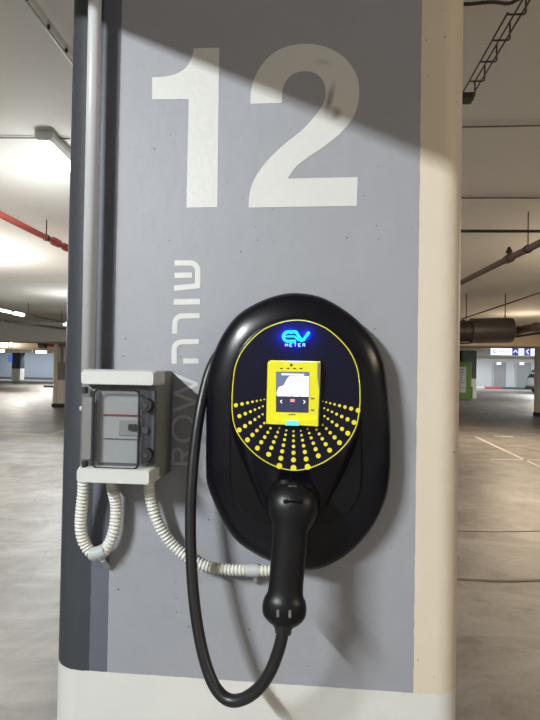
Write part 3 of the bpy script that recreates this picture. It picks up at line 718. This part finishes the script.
# red sprinkler pipe on the left
a, b = atz(-6, 211.5, 2.64), atz(74, 251.5, 2.64); dd = b-a
t = thing('sprinkler_pipe', 'red sprinkler pipe crossing under the left ceiling', 'pipe', (a+b)/2)
obj('pipe', tube([a-dd*.3, b+dd*.2], .026, 14), M_REDP, t, True)
p = a+dd*.72; obj('coupling', tube([p-dd.normalized()*.05, p+dd.normalized()*.05], .038, 14), M_REDP, t, 'angle')
p = a+dd*.86; obj('coupling', tube([p-dd.normalized()*.03, p+dd.normalized()*.03], .036, 14), M_REDP, t, 'angle')
p = a+dd*.585; obj('hanger_rod', tube([p, Vector((p.x, p.y, CEIL))], .005, 6), M_IRON, t); obj('hanger_ring', tube([p-dd.normalized()*.012, p+dd.normalized()*.012], .031, 14), M_IRON, t)
# lamp row on a dark rail
a, b = at(-14, 305.2, 8.4), at(76, 325, 11.6); dd = b-a; dn = dd.normalized()
t = thing('lamp_rail', 'dark red rail with lit white tubes under far left ceiling', 'lamp', (a+b)/2)
obj('rail', tube([a-dd*.2, b+dd*.1], .022, 8), M_BRPIPE, t)
def seg_at(s0, s1, name, r, m):
    return obj(name, tube([a+dd*s0-Vector((0, 0, .03)), a+dd*s1-Vector((0, 0, .03))], r, 10), m, t, True)
seg_at(.0, .22, 'tube', .032, M_LAMPF); seg_at(.25, .35, 'tube', .040, M_LAMPF); seg_at(.84, .92, 'tube', .045, M_LAMPF)
for s in (.1, .4, .8): p = a+dd*s; obj('hanger_rod', tube([p, Vector((p.x, p.y, CEIL))], .006, 6), M_IRON, t)
# grey conduit on ceiling between
a, b = at(4, 321, 12.0), at(76, 330, 13.6)
line_things('ceiling_conduit', [a, b], .03, M_STEEL, 'grey conduit beneath far left ceiling below the lamp rail', 'conduit')
# duct under the far left beam
t = thing('ceiling_duct', 'tan duct with dark round fan end under the far left beam', 'duct', at(30, 346, 24))
a, b = at(-40, 345.3, 24), at(40, 346.3, 24)
obj('duct', tube([a, b], .17, 16), M_BEAMW, t, 'angle')
obj('fan_end', tube([at(40, 344, 23.6), at(46, 344.2, 23.6)], .20, 16), M_IRON, t, 'angle')
c = at(8, 343, 23.7); obj('strap', tube([c, at(9, 349, 23.7)], .03, 6), M_IRON, t)
line_things('ceiling_pipe', [at(46, 345, 23.7), at(66, 346.5, 23.7)], .08, M_REDP, 'reddish pipe leading from the duct fan to the far left pillar', 'pipe')
# lamp strips below the far beam
for k, (x0, x1) in enumerate(((-14, 4.5), (9, 17), (20, 33), (36, 46.5))):
    a, b = at(x0, 350.8+x0*.025, 31.5), at(x1, 350.8+x1*.025, 31.5)
    lab = ['long lit lamp strip at the far left edge under the tan beam', 'short dim lamp strip right of the longest far left strip', 'dim lamp strip left of the bright strip near far pillar', 'bright lit lamp strip nearest the far left white pillar'][k]
    t = thing('lamp_strip', lab, 'lamp', (a+b)/2, 'far left lamp strips')
    obj('diffuser', boxm(a.x, b.x, 31.4, 31.55, a.z-.10, a.z+.06, .02, 1), M_LAMPF if k in (0, 3) else M_HOUS, t)
    obj('housing', boxm(a.x-.05, b.x+.05, 31.38, 31.6, a.z+.06, a.z+.13), M_HOUS, t)
    for xx in (a.x+.05, b.x-.05): obj('hanger_rod', tube([(xx, 31.5, a.z+.1), (xx, 31.5, CEIL)], .01, 6), M_IRON, t)
# far left pillars
def far_pillar(label, px0, px1, pybase, pywhite, m_up, edge=None, skirt=True, dep=.8):
    Yd = atz((px0+px1)/2, pybase, 0).y
    a, b = at(px0, pybase, Yd), at(px1, pybase, Yd); wz = at((px0+px1)/2, pywhite, Yd).z if pywhite else .9
    t = thing('concrete_pillar', label, 'pillar', ((a.x+b.x)/2, Yd+.3, 0), 'distant pillars')
    y1 = Yd+dep
    ex = 0
    if edge:
        ex = edge; obj('corner_strip', boxm(a.x, a.x+ex, Yd, y1, 0, CEIL, .02, 1), M_CREAM, t)
    obj('column', boxm(a.x+ex, b.x, Yd+.004, y1, wz, CEIL, .02, 1), m_up, t)
    obj('white_base', boxm(a.x+ex, b.x, Yd, y1, .12 if skirt else 0, wz, .02, 1), M_CREAM if m_up is M_CREAM else M_BASE, t)
    if skirt: obj('skirting', boxm(a.x-.02, b.x+.02, Yd-.02, y1+.02, 0, .13), M_SKIRT, t)
    return t, Yd, a, b
t, Yd, a, b = far_pillar('white based grey pillar seen just left of main pillar', 52.3, 84, 407.5, 380, M_DOORG, .16)
bm = bmesh.new()
for x in (59.5, 64.5):
    stroke([(x, 347), (x, 362)], 1.6, Yd, .004, bm)
obj('painted_letters', bm, M_NUM, t)['label'] = 'white painted strokes of large lettering'
t, Yd, a, b = far_pillar('slim dark pillar with white base at the far left wall', 11.3, 19.8, 380.3, 368.5, M_DARK, None, False)
sg = boxm(at(8, 358, Yd-.1).x, at(12.5, 358, Yd-.1).x, Yd-.16, Yd-.1, at(10, 362, Yd-.1).z, at(10, 355, Yd-.1).z, .02, 1)
tag(obj('wall_sign', sg, M_SIGNI), 'small blue sign on the slim dark far pillar', 'sign')
# low barrier on floor
a, b = atz(44, 385.8, 0.1), atz(52, 386.2, 0.1)
tag(obj('wheel_stop', boxm(a.x, b.x, a.y-.1, a.y+.1, 0, .14, .04, 2), M_DARK), 'dark low wheel stop on the floor before the far left wall', 'wheel stop')

# ------------------------------------------------------------------ right side, overhead things
# wire mesh cable tray
zt = 2.60
q0, q1 = atz(530, 0, zt), atz(472, 96, zt)
e0 = atz(505.4, 17, zt); dd = (q1-q0)
# far side wire offset: foot of e0 relative to wire through q0,q1
dn = dd.normalized(); rel = e0-q0; offv = rel-dn*rel.dot(dn); offv.z = 0
if offv.length > .11: offv = offv.normalized()*.085
H = Vector((0, 0, .062))
t = thing('cable_tray', 'dark wire mesh cable tray hanging beside the pillar top', 'cable tray', q0)
obj('long_wire', tube([q0-dd*.8, q1+dn*.02], .0031, 6), M_IRON, t)
obj('long_wire', tube([q0-dd*.8+H-offv*.3, q1+H+dn*.02-offv*.3], .0031, 6), M_IRON, t)
s_e = rel.dot(dn)
obj('long_wire', tube([q0+dn*s_e+offv-dn*.02, q1+offv+dn*.06], .0031, 6), M_IRON, t)
for px, py in ((546, -30), (528, 14), (511, 40), (497.5, 61.5), (484.5, 81), (473.5, 97)):
    p = atz(px, py, zt); p = q0+dn*((p-q0).dot(dn))
    obj('cross_wire', tube([p+offv*1.02, p-offv*.18, p-offv*.27+Vector((0, 0, .003)), p-offv*.3+Vector((0, 0, .010)), p-offv*.3+H], .0031, 6), M_IRON, t)
p = q1+dn*.02
obj('end_clamp', boxm(p.x-.055, p.x+.012, p.y-.02, p.y+.03, zt-.012, zt+.02, .008, 2), M_IRON, t)
p = q0-dn*.3; obj('hanger_rod', tube([p+H, Vector((p.x, p.y, CEIL))], .003, 6), M_IRON, t)
# dark cable drooping at the very top
pts = [atz(456, 4, 2.78), atz(470, 4, 2.775), atz(492, 2, 2.77), atz(508, 3.5, 2.775), atz(517, 0, 2.78), atz(530, -6, 2.785)]
line_things('ceiling_cable', catmull(pts, 5), .006, M_IRON, 'dark wavy cable along the ceiling above the wire tray', 'cable')
# ceiling cables and pipe across
for y0, y1, r, lab in ((127.5, 124.5, .004, 'thin brown cable across right ceiling nearest below the wire tray'), (198, 198, .005, 'thin brown cable across right ceiling just above the black pipe')):
    a, b = atz(440, y0, 2.79), atz(600, y1, 2.79); line_things('ceiling_cable', [a, b], r, M_BRPIPE, lab, 'cable')
a, b = atz(430, 231, 2.62), atz(640, 231.5, 2.62)
t = thing('ceiling_pipe', 'thin black level pipe under the right ceiling', 'pipe', (a+b)/2)
obj('pipe', tube([a, b], .012, 10), M_IRON, t, True)
for px in (570, 450):
    p = atz(px, 231, 2.62); obj('hanger_rod', tube([p, Vector((p.x, p.y, CEIL))], .004, 6), M_IRON, t)
a, b = atz(452, 287, 2.5), atz(548, 239, 2.5); dd = b-a; dn = dd.normalized()
t = thing('sprinkler_pipe', 'brown slanting sprinkler pipe above the dark round duct', 'pipe', (a+b)/2)
obj('pipe', tube([a-dd*.3, b+dd*.4], .028, 14), M_BRPIPE, t, True)
p = atz(508.5, 258.5, 2.5); p = a+dn*((p-a).dot(dn))
obj('coupling', tube([p-dn*.04, p+dn*.04], .040, 12), M_BRPIPE, t, 'angle')
obj('sprinkler_head', tube([p, p+Vector((0, 0, .05)), p+Vector((0, 0, .052)), p+Vector((0, 0, .10))], lambda i, n: (.016, .016, .032, .010)[i], 10), M_IRON, t)
p = atz(526.5, 249, 2.5); p = a+dn*((p-a).dot(dn))
obj('hanger_rod', tube([p, Vector((p.x, p.y, CEIL))], .005, 6), M_IRON, t); obj('hanger_ring', tube([p-dn*.012, p+dn*.012], .035, 14), M_IRON, t)
line_things('ceiling_conduit', [at(462, 319, 9), at(560, 286, 6.4)], .012, M_BRPIPE, 'thin brown slanting conduit just above the dark duct', 'conduit')
# dark round duct / fan
t = thing('jet_fan', 'large dark brown cylindrical ceiling fan duct at right of pillar', 'duct', at(485, 331, 8))
ax0, ax1 = at(470, 331, 8), at(512.5, 330.2, 8)
def ringsx(a, b, rs, n=28):
    d = (b-a); out = []
    for s, r in rs: 
        c = a+d*s; out.append([c+Vector((0, math.cos(2*math.pi*i/n)*r, math.sin(2*math.pi*i/n)*r)) for i in range(n)])
    return out
obj('silencer', loft(ringsx(ax0, ax1, [(0, .19), (0.01, .205), (.93, .205), (.98, .195), (1, .17)])), M_DUCT, t, 'angle')
a2 = at(440, 331, 8)
obj('fan_section', loft(ringsx(a2, ax0, [(0, .165), (.92, .17), (1, .17)])), M_IRON, t, 'angle')
for px in (470.5, 462): 
    c = at(px, 331, 8); obj('flange_ring', loft(ringsx(c, c+Vector((.03, 0, 0)), [(0, .185), (1, .185)])), M_IRON, t)
for px in (466, 505):
    c = at(px, 331, 8); obj('hanger_rod', tube([c+Vector((0, 0, .2)), Vector((c.x, c.y, CEIL))], .008, 6), M_IRON, t)
c = at(466, 343, 8); obj('bracket', boxm(c.x-.12, c.x+.04, 7.9, 8.1, c.z-.02, c.z+.03, .005, 1), M_IRON, t)
t = thing('ceiling_pipe', 'thick brown pipe with collars right of the dark fan duct', 'pipe', at(528, 328, 8.2))
a, b = at(511, 331.5, 8.3), at(575, 320.5, 7.4); dn = (b-a).normalized()
obj('pipe', tube([a, b], .062, 14), M_BRPIPE, t, True)
for s in (518, 537):
    p = a+(b-a)*((s-511)/64); obj('collar', tube([p-dn*.03, p+dn*.03], .078, 14), M_BRPIPE, t, 'angle')
p = a+(b-a)*.6; obj('hanger_rod', tube([p, Vector((p.x, p.y, CEIL))], .006, 6), M_IRON, t)
line_things('ceiling_conduit', [at(516, 336.5, 8.4), at(575, 327.5, 7.6)], .02, M_IRON, 'dark conduit running right below the thick brown pipe', 'conduit')

# ------------------------------------------------------------------ right side, standing things
far_pillar('cream pillar with black skirting at right edge of view', 537.0, 590, 416.8, 400, M_CREAM, dep=.3)
far_pillar('dark topped pillar with white base behind the green board', 462, 476.3, 398.5, 378.5, M_DARK, None, False)
# green framed board
Yg = atz(464, 399.5, 0).y - .9
a, b = at(450, 399, Yg), at(471.5, 399, Yg); zt_, zb_ = at(465, 361.5, Yg).z, at(465, 399, Yg).z
t = thing('notice_board', 'bright green framed board with white notice beside the far dark pillar', 'notice board', ((a.x+b.x)/2, Yg, 0))
fw = .2
obj('frame', boxm(a.x, b.x, Yg, Yg+.25, 0, zt_, .05, 2), M_GREEN, t)
obj('side_bump', boxm(b.x-.02, b.x+.08, Yg+.02, Yg+.2, .1, .75, .04, 1), M_GREEN, t)
nt = obj('notice', boxm(a.x+fw, b.x-.30, Yg-.02, Yg, zb_+.35, zt_-.30, .005, 1), M_PAPER, t)
bm = bmesh.new()
for k in range(9):
    zz = zt_-.45-k*.14; x0 = a.x+fw+.1+.1*random.random(); x1 = b.x-.40-.2*random.random()
    boxm(x0, x1, Yg-.024, Yg-.02, zz-.03, zz+.02, bm=bm)
obj('notice_print', bm, M_INK, nt)['kind'] = 'stuff'
# illuminated hanging sign
Ys = 26
def sx(px): return at(px, 351, Ys).x
z0_, z1_ = at(512, 355.6, Ys).z, at(512, 347.6, Ys).z
t = thing('hanging_sign', 'long lit blue and white direction sign hanging before far right wall', 'sign', (sx(512), Ys, z0_))
obj('sign_body', boxm(sx(490.2), sx(540), Ys, Ys+.14, z0_, z1_, .02, 1), M_HOUS, t)
for k, (x0, x1, m) in enumerate(((490.6, 512, M_SIGNW), (512.4, 518.3, M_SIGNB), (518.6, 524, M_SIGNW), (524.3, 530.4, M_SIGNB), (530.7, 539.5, M_SIGNW))):
    pn = obj('sign_panel', boxm(sx(x0), sx(x1), Ys-.012, Ys, z0_+.02, z1_-.02), m, t)
    bm = bmesh.new(); YY = Ys-.013
    mm = M_SIGNI
    if k == 0:
        for s in range(1): stroke(arc(495, 351.4, 1.4, 1.6, 0, 330, 12), .7, YY, .006, bm)
        for x in (499, 500.8, 503.2, 505.4, 507.6, 509.6): stroke([(x, 350.4+.4*(int(x) % 2)), (x+.9, 352.6)], .5, YY, .006, bm)
    elif k == 1:
        mm = M_SIGNW; stroke([(513.5, 352.6), (515.6, 350), (517.4, 352.8)], .9, YY, .006, bm)
    elif k == 2:
        stroke([(520, 353.5), (520, 350)], .7, YY, .006, bm); stroke([(522.5, 349.6), (521.6, 353.6)], .7, YY, .006, bm)
    elif k == 3:
        mm = M_SIGNW; stroke([(528.6, 349.4), (526.4, 351.7), (528.6, 354)], .9, YY, .006, bm)
    else:
        stroke([(532.5, 352), (537, 352.1)], .7, YY, .006, bm)
    obj('sign_symbol', bm, mm, pn)['kind'] = 'stuff'
for px in (494, 530): obj('hanger_rod', tube([(sx(px), Ys+.07, z1_), (sx(px), Ys+.07, CEIL)], .015, 6), M_IRON, t)

# white car peeking out left of the right-hand pillar
Yc = 41.0
cl_ = at(535.0, 375, Yc).x
t = thing('parked_car', 'white car half hidden behind the cream right pillar', 'car', (cl_+1.9, Yc, 0))
def carx(u): return cl_+u
prof = [(0.05, .38), (0.0, .55), (0.02, .95), (0.10, 1.25), (0.28, 1.62), (0.50, 1.86), (0.9, 1.95), (2.6, 1.95), (3.2, 1.45), (4.1, 1.2), (4.3, .9), (4.3, .38), (3.9, .30), (0.3, .30)]
pf = prof
rings = []
for yy, k in ((0, .96), (.08, 1.0), (1.7, 1.0), (1.78, .96)):
    cxm, czm = 2.1, 1.0
    rings.append([Vector((carx(cxm+(u-cxm)*k), Yc+yy, czm+(v-czm)*k)) for u, v in pf])
obj('body', loft(rings), M_CAR, t, 'angle')
win = [(0.36, 1.28), (0.50, 1.62), (0.72, 1.80), (2.45, 1.80), (2.9, 1.40), (2.9, 1.28)]
obj('side_window', flatpoly([Vector((carx(u), Yc-.012, v)) for u, v in win], Vector((0, .03, 0))), M_GLASS, t)
obj('rear_window', flatpoly([Vector((carx(u)-.05, Yc+yy, v)) for u, v, yy in ((.12, 1.25, .2), (.12, 1.25, 1.6), (.42, 1.75, 1.5), (.42, 1.75, .3))], Vector((.04, 0, 0))), M_GLASS, t)
for u in (.75, 3.5):
    for yy in (-.02, 1.58):
        wl = obj('wheel', cyl_y(carx(u), .33, .33, Yc+yy, Yc+yy+.22, 24), M_TYRE, t, 'angle')
        obj('hub_cap', cyl_y(carx(u), .33, .19, Yc+yy-.01, Yc+yy+.23, 16), M_STEEL, wl)
obj('bumper', boxm(carx(-.06), carx(.5), Yc-.02, Yc+1.8, .34, .58, .06, 2), M_DARK, t)
obj('tail_lamp', boxm(carx(-.01), carx(.10), Yc-.015, Yc+.2, .95, 1.2, .02, 1), M_KRED, t)
